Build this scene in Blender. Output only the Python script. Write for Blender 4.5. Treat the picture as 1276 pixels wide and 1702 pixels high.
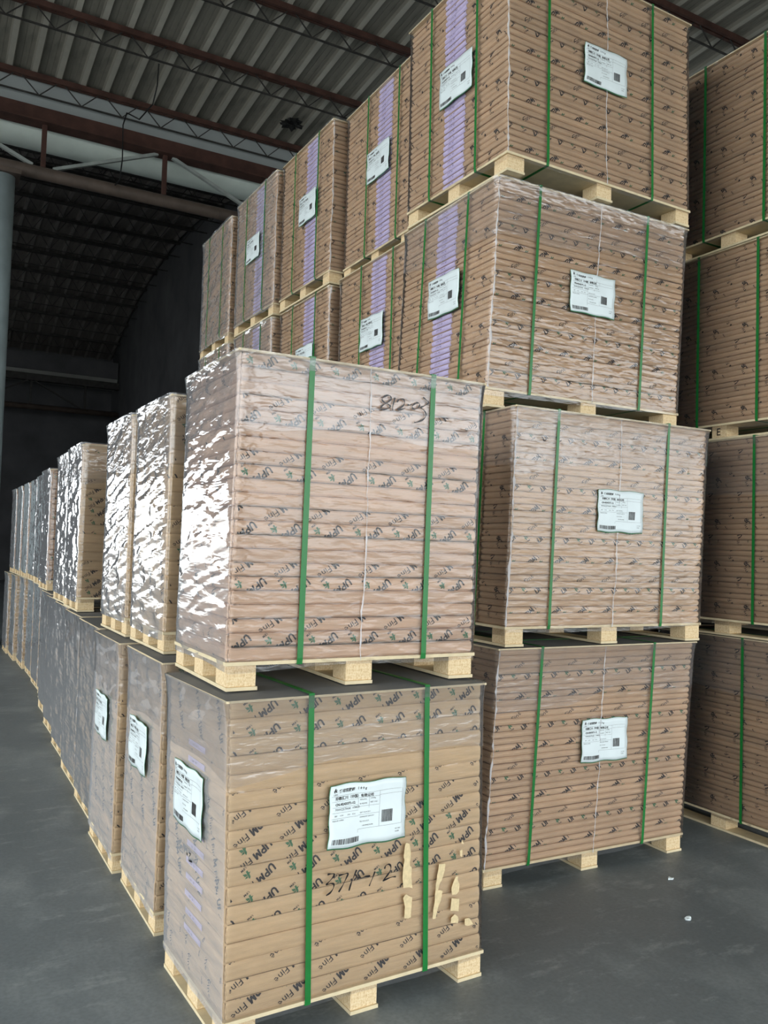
import bpy, bmesh, math, random
import numpy as np
from mathutils import Matrix, Vector

# ------------------------------------------------------------------ clear
for o in list(bpy.data.objects):
    bpy.data.objects.remove(o, do_unlink=True)
SC = bpy.context.scene
COL = SC.collection
random.seed(7)

# ------------------------------------------------------------------ camera
CAM_H = 1.6
FPX = 1390.5
fw = Vector((0.48458792, 0.8737059, 0.04257406))
rt = Vector((0.87350269, -0.48591803, 0.02960963))
up = Vector((-0.04655761, -0.02284009, 0.99865445))
cd = bpy.data.cameras.new('camera')
cd.sensor_fit = 'HORIZONTAL'
cd.sensor_width = 36.0
cd.lens = FPX / 1276.0 * 36.0
cd.clip_start = 0.05
cd.clip_end = 500
cam = bpy.data.objects.new('camera', cd)
cam.matrix_world = Matrix(((rt.x, up.x, -fw.x, 0), (rt.y, up.y, -fw.y, 0), (rt.z, up.z, -fw.z, CAM_H), (0, 0, 0, 1)))
COL.objects.link(cam)
SC.camera = cam

# ------------------------------------------------------------------ world: overcast daylight
W = bpy.data.worlds.new('world')
SC.world = W
W.use_nodes = True
bgn = W.node_tree.nodes['Background']
bgn.inputs[0].default_value = (0.90, 0.96, 1.0, 1)
bgn.inputs[1].default_value = 1.0

# the hall: x -9 .. 16, near bay y -6.5 .. 14, far bay 14 .. 34
XL, XR, YF, YG, YB = -13.0, 16.0, -6.5, 13.8, 34.0
FRONT_H = 5.2          # clear height of the open front of the hall
LEFT_OPEN = (-6.0, 12.5, 7.4)
XN = -9.0              # side wall of the near bay
DOOR_FAR = (-12.0, -4.2, 4.3)


def portal(name, cx, cy, cz, sx, sy, rot):
    ld = bpy.data.lights.new(name, 'AREA')
    ld.shape = 'RECTANGLE'
    ld.size = sx
    ld.size_y = sy
    ld.cycles.is_portal = True
    lo = bpy.data.objects.new(name, ld)
    lo.location = (cx, cy, cz)
    lo.rotation_euler = rot
    COL.objects.link(lo)


portal('daylight_portal_front', (XN + XR) / 2, YF, FRONT_H / 2, XR - XN, FRONT_H, (math.pi / 2, 0, 0))
portal('daylight_portal_left', XN, (LEFT_OPEN[0] + LEFT_OPEN[1]) / 2, LEFT_OPEN[2] / 2, LEFT_OPEN[2], LEFT_OPEN[1] - LEFT_OPEN[0], (0, -math.pi / 2, 0))
portal('daylight_portal_far', (DOOR_FAR[0] + DOOR_FAR[1]) / 2, YB, DOOR_FAR[2] / 2, DOOR_FAR[1] - DOOR_FAR[0], DOOR_FAR[2], (-math.pi / 2, 0, 0))

vs = SC.view_settings
vs.view_transform = 'Standard'
vs.look = 'None'
vs.gamma = 1.0
vs.use_curve_mapping = False
vs.exposure = 2.2


# ------------------------------------------------------------------ materials
def srgb(r, g, b):
    def f(c):
        c /= 255.0
        return c / 12.92 if c <= 0.04045 else ((c + 0.055) / 1.055) ** 2.4
    return (f(r), f(g), f(b), 1.0)


class NT:
    def __init__(s, name):
        s.m = bpy.data.materials.new(name)
        s.m.use_nodes = True
        s.t = s.m.node_tree
        s.t.nodes.clear()
        s.out = s.t.nodes.new('ShaderNodeOutputMaterial')

    def n(s, typ, **kw):
        nd = s.t.nodes.new(typ)
        for k, v in kw.items():
            if k.startswith('i_'):
                nd.inputs[k[2:].replace('_', ' ')].default_value = v
            else:
                setattr(nd, k, v)
        return nd

    def l(s, a, b):
        s.t.links.new(a, b)

    def coords(s, scale, kind='Object'):
        tc = s.n('ShaderNodeTexCoord')
        mp = s.n('ShaderNodeMapping')
        mp.inputs['Scale'].default_value = scale
        s.l(tc.outputs[kind], mp.inputs[0])
        return mp.outputs[0]

    def noise(s, vec, scale, detail=3, rough=0.55):
        nz = s.n('ShaderNodeTexNoise')
        nz.inputs['Scale'].default_value = scale
        nz.inputs['Detail'].default_value = detail
        nz.inputs['Roughness'].default_value = rough
        s.l(vec, nz.inputs['Vector'])
        return nz.outputs['Fac']

    def ramp(s, fac, stops):
        r = s.n('ShaderNodeValToRGB')
        el = r.color_ramp.elements
        while len(el) < len(stops):
            el.new(0.5)
        for e, (p, c) in zip(el, stops):
            e.position = p
            e.color = c
        s.l(fac, r.inputs[0])
        return r.outputs[0]

    def mix(s, fac, a, b, mode='MIX'):
        mx = s.n('ShaderNodeMix', data_type='RGBA', blend_type=mode)
        for sock, v in ((mx.inputs[0], fac), (mx.inputs[6], a), (mx.inputs[7], b)):
            if isinstance(v, (int, float, tuple)):
                sock.default_value = v
            else:
                s.l(v, sock)
        return mx.outputs[2]

    def principled(s, color, rough=0.6, metal=0.0, spec=0.5, bump=None, bdist=0.01, bstr=1.0):
        p = s.n('ShaderNodeBsdfPrincipled')
        for key, v in (('Base Color', color), ('Roughness', rough), ('Metallic', metal)):
            if isinstance(v, (int, float, tuple)):
                p.inputs[key].default_value = v
            else:
                s.l(v, p.inputs[key])
        p.inputs['Specular IOR Level'].default_value = spec
        if bump is not None:
            b = s.n('ShaderNodeBump')
            b.inputs['Distance'].default_value = bdist
            b.inputs['Strength'].default_value = bstr
            s.l(bump, b.inputs['Height'])
            s.l(b.outputs[0], p.inputs['Normal'])
        s.l(p.outputs[0], s.out.inputs[0])
        return s.m


def plain(name, col, rough=0.6, metal=0.0, spec=0.4, var=0.12, scale=12.0):
    t = NT(name)
    nz = t.noise(t.coords((1, 1, 1)), scale, 4)
    dark = tuple(c * (1 - var) for c in col[:3]) + (1,)
    lite = tuple(min(1, c * (1 + var)) for c in col[:3]) + (1,)
    return t.principled(t.ramp(nz, [(0.3, dark), (0.7, lite)]), rough, metal, spec)


def kraft(name, col):
    t = NT(name)
    v = t.coords((3, 3, 30))
    a = t.noise(v, 2.2, 4)
    fib = t.noise(t.coords((60, 60, 220)), 3.0, 2)
    oi = t.n('ShaderNodeObjectInfo')
    dark = tuple(c * 0.86 for c in col[:3]) + (1,)
    lite = tuple(min(1, c * 1.10) for c in col[:3]) + (1,)
    c1 = t.ramp(a, [(0.3, dark), (0.72, lite)])
    c2 = t.mix(t.ramp(fib, [(0.35, (0, 0, 0, 1)), (0.8, (0.25, 0.25, 0.25, 1))]), c1, tuple(c * 0.8 for c in col[:3]) + (1,))
    rnd = t.ramp(oi.outputs['Random'], [(0.0, (0.90, 0.89, 0.88, 1)), (1.0, (1.06, 1.05, 1.04, 1))])
    c3 = t.mix(1.0, c2, rnd, 'MULTIPLY')
    bmp = t.noise(t.coords((5, 5, 40)), 3.0, 5)
    return t.principled(c3, 0.62, 0, 0.3, bmp, 0.004, 0.6)


def film(name, haze, gloss, rough, bump_d, sc=(3, 3, 9), rotx=0.35, ridged=False):
    t = NT(name)
    tc = t.n('ShaderNodeTexCoord')
    mp = t.n('ShaderNodeMapping')
    mp.inputs['Scale'].default_value = sc
    mp.inputs['Rotation'].default_value = (rotx, 0.15, 0)
    t.l(tc.outputs['Object'], mp.inputs[0])
    nzn = t.n('ShaderNodeTexNoise')
    if ridged:
        nzn.noise_type = 'RIDGED_MULTIFRACTAL'
        nzn.inputs['Gain'].default_value = 1.6
    nzn.inputs['Scale'].default_value = 4.0
    nzn.inputs['Detail'].default_value = 2.5
    nzn.inputs['Distortion'].default_value = 0.4
    t.l(mp.outputs[0], nzn.inputs['Vector'])
    b = t.n('ShaderNodeBump')
    b.inputs['Distance'].default_value = bump_d
    t.l(nzn.outputs['Fac'], b.inputs['Height'])
    fr = t.n('ShaderNodeFresnel')
    fr.inputs['IOR'].default_value = 1.5
    t.l(b.outputs[0], fr.inputs['Normal'])
    mu = t.n('ShaderNodeMath', operation='MULTIPLY', use_clamp=True)
    mu.inputs[1].default_value = gloss
    t.l(fr.outputs[0], mu.inputs[0])
    tr = t.n('ShaderNodeBsdfTransparent')
    tr.inputs[0].default_value = (0.98, 0.98, 0.985, 1)
    gl = t.n('ShaderNodeBsdfGlossy')
    gl.inputs['Roughness'].default_value = rough
    t.l(b.outputs[0], gl.inputs['Normal'])
    m1 = t.n('ShaderNodeMixShader')
    t.l(mu.outputs[0], m1.inputs[0])
    t.l(tr.outputs[0], m1.inputs[1])
    t.l(gl.outputs[0], m1.inputs[2])
    df = t.n('ShaderNodeBsdfDiffuse')
    df.inputs[0].default_value = (0.84, 0.84, 0.86, 1)
    m2 = t.n('ShaderNodeMixShader')
    m2.inputs[0].default_value = haze
    t.l(m1.outputs[0], m2.inputs[1])
    t.l(df.outputs[0], m2.inputs[2])
    t.l(m2.outputs[0], t.out.inputs[0])
    return t.m


M = {}
M['kraft_tan'] = kraft('kraft_tan', srgb(210, 182, 142))
M['kraft_pink'] = kraft('kraft_pink', srgb(214, 181, 152))
M['kraft_brown'] = kraft('kraft_brown', srgb(208, 177, 143))
M['ink'] = plain('print_ink', srgb(38, 30, 28), 0.6, 0, 0.3)
M['ink_green'] = plain('print_green', srgb(62, 112, 74), 0.6, 0, 0.3)
M['film'] = film('stretch_film', 0.035, 1.5, 0.05, 0.004)
M['film_crinkle'] = film('crinkled_film', 0.13, 2.3, 0.045, 0.006, (2.2, 1.1, 6), 0.5)  # haze share also stands in for grey reflection on the left faces
M['film_left'] = film('grey_reflection_film', 0.24, 1.7, 0.06, 0.006, (2.2, 1.1, 6), 0.5)  # film haze raised so its colour carries the left faces' grey reflection
M['film_haze'] = film('hazy_film', 0.06, 1.5, 0.07, 0.005)
M['film_strip'] = film('film_strip', 0.55, 2.5, 0.15, 0.01, (20, 20, 40))
M['strap'] = plain('green_strap', srgb(28, 118, 52), 0.32, 0, 0.5, 0.08, 40)
M['board'] = plain('pale_board', srgb(222, 205, 168), 0.7, 0, 0.3, 0.08, 20)
M['board_top'] = plain('grey_board', srgb(112, 112, 110), 0.75, 0, 0.3, 0.10, 4)
M['label'] = plain('label_paper', srgb(228, 238, 238), 0.45, 0, 0.5, 0.03, 8)
M['label_back'] = plain('label_backing', srgb(78, 134, 98), 0.5, 0, 0.4)
M['lilac'] = plain('lilac_paper', srgb(214, 202, 232), 0.5, 0, 0.4, 0.07, 30)
M['marker'] = plain('marker_ink', srgb(16, 15, 18), 0.35, 0, 0.5, 0.05)
M['tear'] = plain('torn_paper', srgb(222, 200, 156), 0.75, 0, 0.3, 0.12, 60)
M['rust'] = plain('red_oxide_steel', srgb(74, 50, 43), 0.7, 0, 0.3, 0.3, 5)
M['steel'] = plain('dark_steel', srgb(58, 56, 54), 0.6, 0.3, 0.4, 0.3, 6)
M['pipe'] = plain('brown_pipe', srgb(86, 74, 66), 0.6, 0, 0.4, 0.25, 5)
M['grey_steel'] = plain('grey_steel', srgb(150, 156, 152), 0.6, 0, 0.4, 0.2, 5)
M['gutter'] = plain('gutter_white', srgb(214, 224, 216), 0.55, 0, 0.4, 0.12, 1.4)
M['flash'] = plain('flashing_grey', srgb(158, 164, 164), 0.6, 0, 0.4, 0.08, 1.2)
M['column'] = plain('column_paint', srgb(156, 170, 172), 0.5, 0, 0.5, 0.15, 3)
M['cable'] = plain('black_cable', srgb(20, 20, 20), 0.6)
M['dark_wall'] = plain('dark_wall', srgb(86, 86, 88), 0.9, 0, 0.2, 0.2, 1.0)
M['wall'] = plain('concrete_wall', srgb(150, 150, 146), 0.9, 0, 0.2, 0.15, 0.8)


def mat_chip():
    t = NT('chipboard')
    v = t.coords((1, 1, 1))
    a = t.noise(v, 120, 3, 0.7)
    b = t.noise(v, 9, 2)
    c = t.ramp(a, [(0.30, srgb(200, 166, 120)), (0.5, srgb(230, 204, 160)), (0.7, srgb(240, 221, 186))])
    c = t.mix(t.ramp(b, [(0.4, (0, 0, 0, 1)), (0.8, (0.3, 0.3, 0.3, 1))]), c, srgb(232, 207, 166))
    return t.principled(c, 0.8, 0, 0.2, a, 0.002, 0.5)


M['chip'] = mat_chip()


def mat_floor():
    t = NT('painted_concrete')
    v = t.coords((1, 1, 1), 'Object')
    big = t.noise(v, 0.45, 4)
    mid = t.noise(t.coords((1.0, 0.55, 1)), 2.4, 6, 0.65)
    sc = t.noise(t.coords((1.3, 3.2, 1)), 2.6, 9, 0.78)
    fine = t.noise(v, 60, 4)
    c = t.ramp(big, [(0.3, srgb(98, 105, 107)), (0.7, srgb(116, 123, 124))])
    c = t.mix(t.ramp(mid, [(0.48, (0, 0, 0, 1)), (0.70, (0.7, 0.7, 0.7, 1))]), c, srgb(142, 148, 147))
    c = t.mix(t.ramp(sc, [(0.54, (0, 0, 0, 1)), (0.74, (0.6, 0.6, 0.6, 1))]), c, srgb(172, 178, 175))
    c = t.mix(t.ramp(fine, [(0.3, (0.25, 0.25, 0.25, 1)), (0.6, (0, 0, 0, 1))]), c, srgb(66, 72, 74))
    r = t.ramp(mid, [(0.3, (0.42, 0.42, 0.42, 1)), (0.8, (0.62, 0.62, 0.62, 1))])
    return t.principled(c, r, 0, 0.4, mid, 0.004, 0.3)


M['floor'] = mat_floor()
M['apron'] = plain('outdoor_concrete', srgb(188, 187, 182), 0.9, 0, 0.2, 0.1, 0.5)


def mat_roof(name, c0, c1):
    t = NT(name)
    a = t.noise(t.coords((6, 0.5, 1)), 1.2, 5, 0.6)
    b = t.noise(t.coords((1, 0.25, 1)), 3.0, 4)
    c = t.ramp(a, [(0.3, c0), (0.7, c1)])
    c = t.mix(t.ramp(b, [(0.62, (0, 0, 0, 1)), (0.72, (0.5, 0.5, 0.5, 1))]), c, tuple(x * 0.45 for x in c0[:3]) + (1,))
    return t.principled(c, 0.7, 0, 0.3)


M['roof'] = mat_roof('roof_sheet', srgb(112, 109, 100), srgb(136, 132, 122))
M['rib'] = plain('lit_roof_rib', srgb(170, 166, 155), 0.6, 0, 0.4, 0.12, 2)  # paler than the sheet: light caught by the ribs put into the colour
M['rib_far'] = plain('far_roof_rib', srgb(120, 116, 112), 0.6, 0, 0.4, 0.2, 2)  # darker copy of the rib, the far bay's shade put into the colour
M['roof_far'] = mat_roof('far_roof_sheet', srgb(92, 86, 84), srgb(112, 106, 102))  # sheet colours darkened to carry the shade of the far bay


# ------------------------------------------------------------------ mesh helpers
def new_mesh(name, verts, faces, mats, midx=None, smooth=False):
    me = bpy.data.meshes.new(name)
    me.from_pydata([tuple(map(float, v)) for v in verts], [], [tuple(f) for f in faces])
    for m in mats:
        me.materials.append(m)
    if midx is not None:
        me.polygons.foreach_set('material_index', midx)
    if smooth:
        me.polygons.foreach_set('use_smooth', [True] * len(me.polygons))
    me.update()
    return me


def link(name, me, parent=None, loc=(0, 0, 0), rot=(0, 0, 0)):
    o = bpy.data.objects.new(name, me)
    COL.objects.link(o)
    o.location = loc
    o.rotation_euler = rot
    if parent is not None:
        o.parent = parent
    return o


def tag(o, label, cat, group=None):
    o['label'] = label
    o['category'] = cat
    if group:
        o['group'] = group
    return o


class MB:
    def __init__(s):
        s.v = []
        s.f = []
        s.m = []

    def add(s, verts, faces, mi=0):
        b = len(s.v)
        s.v += [tuple(v) for v in verts]
        s.f += [tuple(b + i for i in f) for f in faces]
        s.m += [mi] * len(faces)

    def box(s, x0, x1, y0, y1, z0, z1, mi=0):
        s.add([(x0, y0, z0), (x1, y0, z0), (x1, y1, z0), (x0, y1, z0), (x0, y0, z1), (x1, y0, z1), (x1, y1, z1), (x0, y1, z1)],
              [(0, 3, 2, 1), (4, 5, 6, 7), (0, 1, 5, 4), (1, 2, 6, 5), (2, 3, 7, 6), (3, 0, 4, 7)], mi)

    def bar(s, a, b, w, h=None, mi=0, n=4):
        a = Vector(a)
        b = Vector(b)
        h = h or w
        d = (b - a).normalized()
        ref = Vector((0, 0, 1)) if abs(d.z) < 0.95 else Vector((1, 0, 0))
        e1 = d.cross(ref).normalized()
        e2 = e1.cross(d)
        vs_ = []
        for p in (a, b):
            for k in range(n):
                an = 2 * math.pi * (k + 0.5) / n
                s1 = math.cos(an)
                s2 = math.sin(an)
                if n == 4:
                    s1 = math.copysign(1, s1)
                    s2 = math.copysign(1, s2)
                vs_.append(p + e1 * s1 * w / 2 + e2 * s2 * h / 2)
        fs = [(k, (k + 1) % n, n + (k + 1) % n, n + k) for k in range(n)]
        fs += [tuple(reversed(range(n))), tuple(range(n, 2 * n))]
        s.add(vs_, fs, mi)

    def tube(s, pts, r, n=6, mi=0):
        for a, b in zip(pts[:-1], pts[1:]):
            s.bar(a, b, 2 * r, 2 * r, mi, n)

    def build(s, name, mats, smooth=False):
        return new_mesh(name, s.v, s.f, mats if isinstance(mats, (list, tuple)) else [mats], s.m, smooth)


def structure(o):
    o['kind'] = 'structure'
    return o


# ------------------------------------------------------------------ floor, walls
m = MB()
m.add([(XN, YF, 0), (XR, YF, 0), (XR, YB, 0), (XL, YB, 0), (XL, YG, 0), (XN, YG, 0)], [(0, 1, 2, 3, 4, 5)])
structure(link('floor', m.build('floor', M['floor'])))
m = MB()
m.add([(-90, -90, -0.06), (90, -90, -0.06), (90, 120, -0.06), (-90, 120, -0.06)], [(0, 1, 2, 3)])
structure(link('ground_outside', m.build('ground_outside', M['apron'])))
m = MB()
ya, yb, zh = LEFT_OPEN
m.box(XN - 0.25, XN, YF, ya, 0, 10)
m.box(XN - 0.25, XN, yb, YG + 0.3, 0, 10)
m.box(XN - 0.25, XN, ya, yb, zh, 10)
m.box(XL, XN, YG, YG + 0.3, 0, 10)
m.box(XL - 0.25, XL, YG, YB, 0, 10)
structure(link('wall_left', m.build('wall_left', M['wall'])))
m = MB()
xa, xb, zh = DOOR_FAR
m.box(XL, xa, YB, YB + 0.25, 0, 10)
m.box(xb, XR, YB, YB + 0.25, 0, 10)
m.box(xa, xb, YB, YB + 0.25, zh, 10)
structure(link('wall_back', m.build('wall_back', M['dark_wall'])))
m = MB()
m.box(XR, XR + 0.25, YF, YB, 0, 10)
structure(link('wall_right', m.build('wall_right', M['wall'])))
m = MB()
m.box(XN, XR, YF - 0.25, YF, FRONT_H, 10)
for xx in (XN, 3.4, XR - 0.4):
    m.box(xx, xx + 0.4, YF - 0.25, YF, 0, FRONT_H)
structure(link('wall_front', m.build('wall_front', M['wall'])))
m = MB()
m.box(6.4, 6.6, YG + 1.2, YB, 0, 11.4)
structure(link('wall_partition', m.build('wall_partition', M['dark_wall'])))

# ------------------------------------------------------------------ roofs
NEAR = [(15.05, 8.65), (13.75, 8.70), (12.0, 8.80), (10.45, 8.89), (9.1, 8.96), (7.9, 9.03), (6.3, 9.08), (4.6, 9.10), (2.9, 9.08), (1.2, 9.0), (-0.6, 8.9), (-2.5, 8.78), (-4.5, 8.66), (YF - 0.4, 8.5)]
FAR = []
for k in range(15):
    yy = 14.95 + (YB + 0.1 - 14.95) * k / 14
    tt = (yy - 14.95) / (YB + 0.1 - 14.95)
    FAR.append((yy, 8.55 + 4 * tt * (1 - tt) * 1.9))


def roof(prof, x0, x1, pitch, mats, tag_name):
    # backing sheet = the ceiling itself; pressed sheets below it are its parts
    m = MB()
    vs_ = []
    for y, z in prof:
        vs_ += [(x0, y, z + 0.16), (x1, y, z + 0.16)]
    m.add(vs_, [(2 * i, 2 * i + 1, 2 * i + 3, 2 * i + 2) for i in range(len(prof) - 1)])
    c = structure(link('ceiling', m.build('ceiling', mats[0])))
    m = MB()
    cs = [(0.0, 0.10), (pitch * 0.22, 0.10), (pitch * 0.235, 0.107), (pitch * 0.25, 0.10), (pitch * 0.47, 0.10), (pitch * 0.485, 0.107), (pitch * 0.5, 0.10),
          (pitch - 0.125, 0.10), (pitch - 0.105, 0.055), (pitch - 0.025, 0.055), (pitch, 0.10)]
    vs_ = []
    for y, z in prof:
        vs_ += [(cx, y, z + cz) for cx, cz in cs]
    n = len(cs)
    for i in range(len(prof) - 1):
        for k in range(n - 1):
            mi = 1 if k == n - 3 else 0
            b = len(m.v)
            m.add([vs_[i * n + k], vs_[i * n + k + 1], vs_[(i + 1) * n + k + 1], vs_[(i + 1) * n + k]], [(0, 1, 2, 3)], mi)
    me = m.build('roof_panel', mats)
    k = 0
    x = x0
    while x + pitch < x1 + 0.01:
        link('roof_panel', me, c, (x, 0, 0))
        x += pitch
    return c


roof(NEAR, XN, XR, 0.355, [M['roof'], M['rib']], 'near')
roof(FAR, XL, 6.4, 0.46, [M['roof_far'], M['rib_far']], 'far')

ORD = ['first', 'second', 'third', 'fourth', 'fifth', 'sixth', 'seventh', 'eighth', 'ninth', 'tenth', 'eleventh', 'twelfth', 'thirteenth', 'fourteenth', 'fifteenth', 'sixteenth']


def purlin(y, z, x0, x1, dep, label, group, chord, mchord, fine=True):
    root = link('roof_purlin', None, None, (x0, y, z))
    tag(root, label, 'roof truss', group)
    L = x1 - x0
    m = MB()
    m.box(0, L, -chord, -0.012, -0.03, 0.05)
    m.box(0, L, 0.012, chord, -0.03, 0.05)
    link('top_chord', m.build('top_chord', mchord), root)
    m = MB()
    m.bar((0, 0, -dep), (L, 0, -dep), 0.022, 0.022)
    link('bottom_rod', m.build('bottom_rod', M['steel']), root)
    m = MB()
    n = int(L / 0.62)
    for i in range(n):
        a = L * i / n
        b = L * (i + 1) / n
        md = (a + b) / 2
        m.bar((a + 0.06, 0, -0.02), (md, 0, -dep), 0.014)
        m.bar((md, 0, -dep), (b - 0.06, 0, -0.02), 0.014)
    link('zigzag_rod', m.build('zigzag_rod', M['steel']), root)
    return root


for i, (y, z) in enumerate(NEAR[1:-1]):
    purlin(y, z + 0.0, XN, XR, 0.27, ('red-brown lattice roof purlin, %s from the white gutter' % ORD[i]), 'lattice purlins under the near roof', 0.055, M['rust'])
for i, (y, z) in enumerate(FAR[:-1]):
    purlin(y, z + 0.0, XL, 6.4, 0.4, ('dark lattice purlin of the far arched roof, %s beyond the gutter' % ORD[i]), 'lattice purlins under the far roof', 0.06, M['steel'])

# valley girder and gutter between the bays
def girder(y, zt, zb, x0, x1, label, xs, mr=None, mg=None):
    mr = mr or M['rust']
    mg = mg or M['grey_steel']
    root = link('valley_girder', None, None, (0, y, 0))
    tag(root, label, 'girder', 'girders under the roof valleys')
    m = MB()
    m.box(x0, x1, -0.05, 0.05, zt - 0.24, zt)
    m.box(x0, x1, -0.14, 0.14, zt - 0.26, zt - 0.24)
    link('top_chord', m.build('top_chord', mr), root)
    m = MB()
    m.bar((x0, 0, zb), (x1, 0, zb), 0.2, 0.2, 0, 14)
    link('bottom_pipe', m.build('bottom_pipe', M['pipe'], True), root)
    me = MB()
    me.bar((0, 0, zb + 0.08), (0, 0, zt - 0.25), 0.07, 0.07)
    post = me.build('post', mr)
    for x in xs:
        link('post', post, root, (x, 0, 0))
    md = MB()
    sp = xs[1] - xs[0]
    md.bar((0.15, 0, zb + 0.1), (sp - 0.12, 0, zt - 0.26), 0.06, 0.05)
    d1 = md.build('diagonal', mg)
    md = MB()
    md.bar((0.12, 0, zt - 0.26), (sp - 0.15, 0, zb + 0.1), 0.06, 0.05)
    d2 = md.build('diagonal', mg)
    for i, x in enumerate(xs[:-1]):
        link('diagonal', d1 if i % 2 == IDX0 else d2, root, (x, 0, 0))
    return root


IDX0 = 0
SPG = 1.87
x_posts = [1.42 + SPG * k for k in range(-5, 8)]
IDX0 = 1
girder(YG, 8.26, 7.24, XN + 0.05, XR, 'rusty valley girder with round pipe bottom chord above the left pallet row', x_posts)
girder(YB - 1.6, 7.5, 6.3, XN + 0.05, 6.35, 'dark valley girder at the far end of the hall', x_posts[:8], M['steel'], M['steel'])


def gutter(y0, label, x1, dz=0.0, XL=XN + 0.05, mt=None, mf=None):
    root = link('roof_gutter', None, None, (0, y0, dz))
    tag(root, label, 'gutter', 'roof gutters')
    m = MB()
    n = 10
    vs_ = []
    for k in range(n + 1):
        a = math.pi * k / n
        y = 0.62 - 0.52 * math.cos(a)
        z = 8.40 - 0.52 * math.sin(a)
        vs_ += [(XL, y, z), (x1, y, z)]
    for k in range(n, -1, -1):
        a = math.pi * k / n
        vs_ += [(XL, 0.62 - 0.48 * math.cos(a), 8.40 - 0.48 * math.sin(a)), (x1, 0.62 - 0.48 * math.cos(a), 8.40 - 0.48 * math.sin(a))]
    N = len(vs_) // 2
    m.add(vs_, [(2 * i, 2 * i + 1, (2 * i + 3) % (2 * N), (2 * i + 2) % (2 * N)) for i in range(N)])
    link('trough', m.build('trough', mt or M['gutter'], True), root)
    m = MB()
    m.box(XL, x1, 0.06, 0.10, 8.24, 8.86)
    link('side_flashing', m.build('side_flashing', mf or M['flash']), root)
    return root


gutter(YG, 'white rounded gutter trough behind the rusty valley girder', XR)
gutter(YB - 1.45, 'dim white gutter trough at the far end of the hall', 6.35, -0.55, XN + 0.05, M['wall'], M['dark_wall'])  # white gutter in darker materials, its far-end dimness put into the colour

# column
root = link('steel_column', None, None, (0.86, YG, 0))
tag(root, 'grey painted round steel column at the left edge', 'column')
m = MB()
m.bar((0, 0, 0.02), (0, 0, 7.06), 0.36, 0.36, 0, 24)
link('shaft', m.build('shaft', M['column'], True), root)
m = MB()
m.box(-0.24, 0.24, -0.24, 0.24, 7.06, 7.13)
link('cap_plate', m.build('cap_plate', M['pipe']), root)
m = MB()
m.box(-0.26, 0.26, -0.26, 0.26, 0, 0.02)
link('base_plate', m.build('base_plate', M['steel']), root)

# cable hanging from the roof, dark clump on the roof
m = MB()
pts = [(2.72, 12.02, 8.5), (2.72, 12.05, 8.2), (2.70, 12.2, 7.98), (2.6, 12.6, 7.9), (2.55, 13.3, 8.3), (2.56, 13.62, 8.25), (2.58, 13.66, 7.7), (2.55, 13.66, 7.35), (2.48, 13.66, 7.26)]
m.tube(pts, 0.010, 6)
tag(link('hanging_cable', m.build('hanging_cable', M['cable'])), 'thin black cable dangling from the roof to the gutter', 'cable')

# ragged dark clump stuck under the roof sheets
bm = bmesh.new()
bmesh.ops.create_icosphere(bm, subdivisions=3, radius=0.17)
rc = random.Random(11)
for v in bm.verts:
    k = 0.6 + 0.4 * math.sin(v.co.x * 31 + 1) * math.sin(v.co.y * 27) + rc.uniform(-0.2, 0.35)
    v.co = Vector((v.co.x * 1.25 * k, v.co.y * 1.0 * k, v.co.z * 0.45 * k))
me = bpy.data.meshes.new('dark_clump')
bm.to_mesh(me)
bm.free()
me.materials.append(M['cable'])
tag(link('dark_clump', me, None, (5.15, 12.88, 8.66)), 'ragged black clump stuck under the roof sheets near the gutter', 'nest')

# ------------------------------------------------------------------ lettering helpers
def text_tris(s, size, offset=0.0, res=2, align='LEFT'):
    cu = bpy.data.curves.new('t', 'FONT')
    cu.body = s
    cu.size = size
    cu.offset = offset
    cu.resolution_u = res
    cu.align_x = align
    ob = bpy.data.objects.new('t', cu)
    COL.objects.link(ob)
    dg = bpy.context.evaluated_depsgraph_get()
    dg.update()
    me = ob.evaluated_get(dg).to_mesh()
    me.calc_loop_triangles()
    co = [v.co.copy() for v in me.vertices]
    tr = [[(co[i].x, co[i].y) for i in t.vertices] for t in me.loop_triangles]
    bpy.data.objects.remove(ob)
    bpy.data.curves.remove(cu)
    return tr


def tris_width(tr):
    return max(p[0] for t in tr for p in t)


def stroke_tris(lines, wid):
    out = []
    for p in lines:
        lf_, rg_ = [], []
        for i in range(len(p)):
            a, b = p[max(0, i - 1)], p[min(len(p) - 1, i + 1)]
            dx, dy = b[0] - a[0], b[1] - a[1]
            L = math.hypot(dx, dy) or 1
            lf_.append((p[i][0] - dy / L * wid / 2, p[i][1] + dx / L * wid / 2))
            rg_.append((p[i][0] + dy / L * wid / 2, p[i][1] - dx / L * wid / 2))
        for i in range(len(p) - 1):
            out.append([lf_[i], rg_[i], rg_[i + 1]])
            out.append([lf_[i], rg_[i + 1], lf_[i + 1]])
    return out


CH = 0.027    # cap height of the printed name
UPM = stroke_tris([
    [(0.002, CH), (0.002, 0.008), (0.005, 0.002), (0.010, 0.0005), (0.015, 0.002), (0.018, 0.008), (0.018, CH)],
    [(0.026, 0), (0.026, CH)], [(0.026, CH - 0.002), (0.035, CH - 0.002), (0.039, CH - 0.006), (0.039, CH - 0.010), (0.035, CH - 0.014), (0.026, CH - 0.014)],
    [(0.046, 0), (0.048, CH)], [(0.048, CH), (0.056, 0.006)], [(0.056, 0.006), (0.064, CH)], [(0.064, CH), (0.066, 0)]], 0.0060)
UPM_W = 0.068
FINE = [[(x + UPM_W + 0.010, y) for x, y in t] for t in text_tris('Fine', 0.035, 0.0, 1)]
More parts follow.
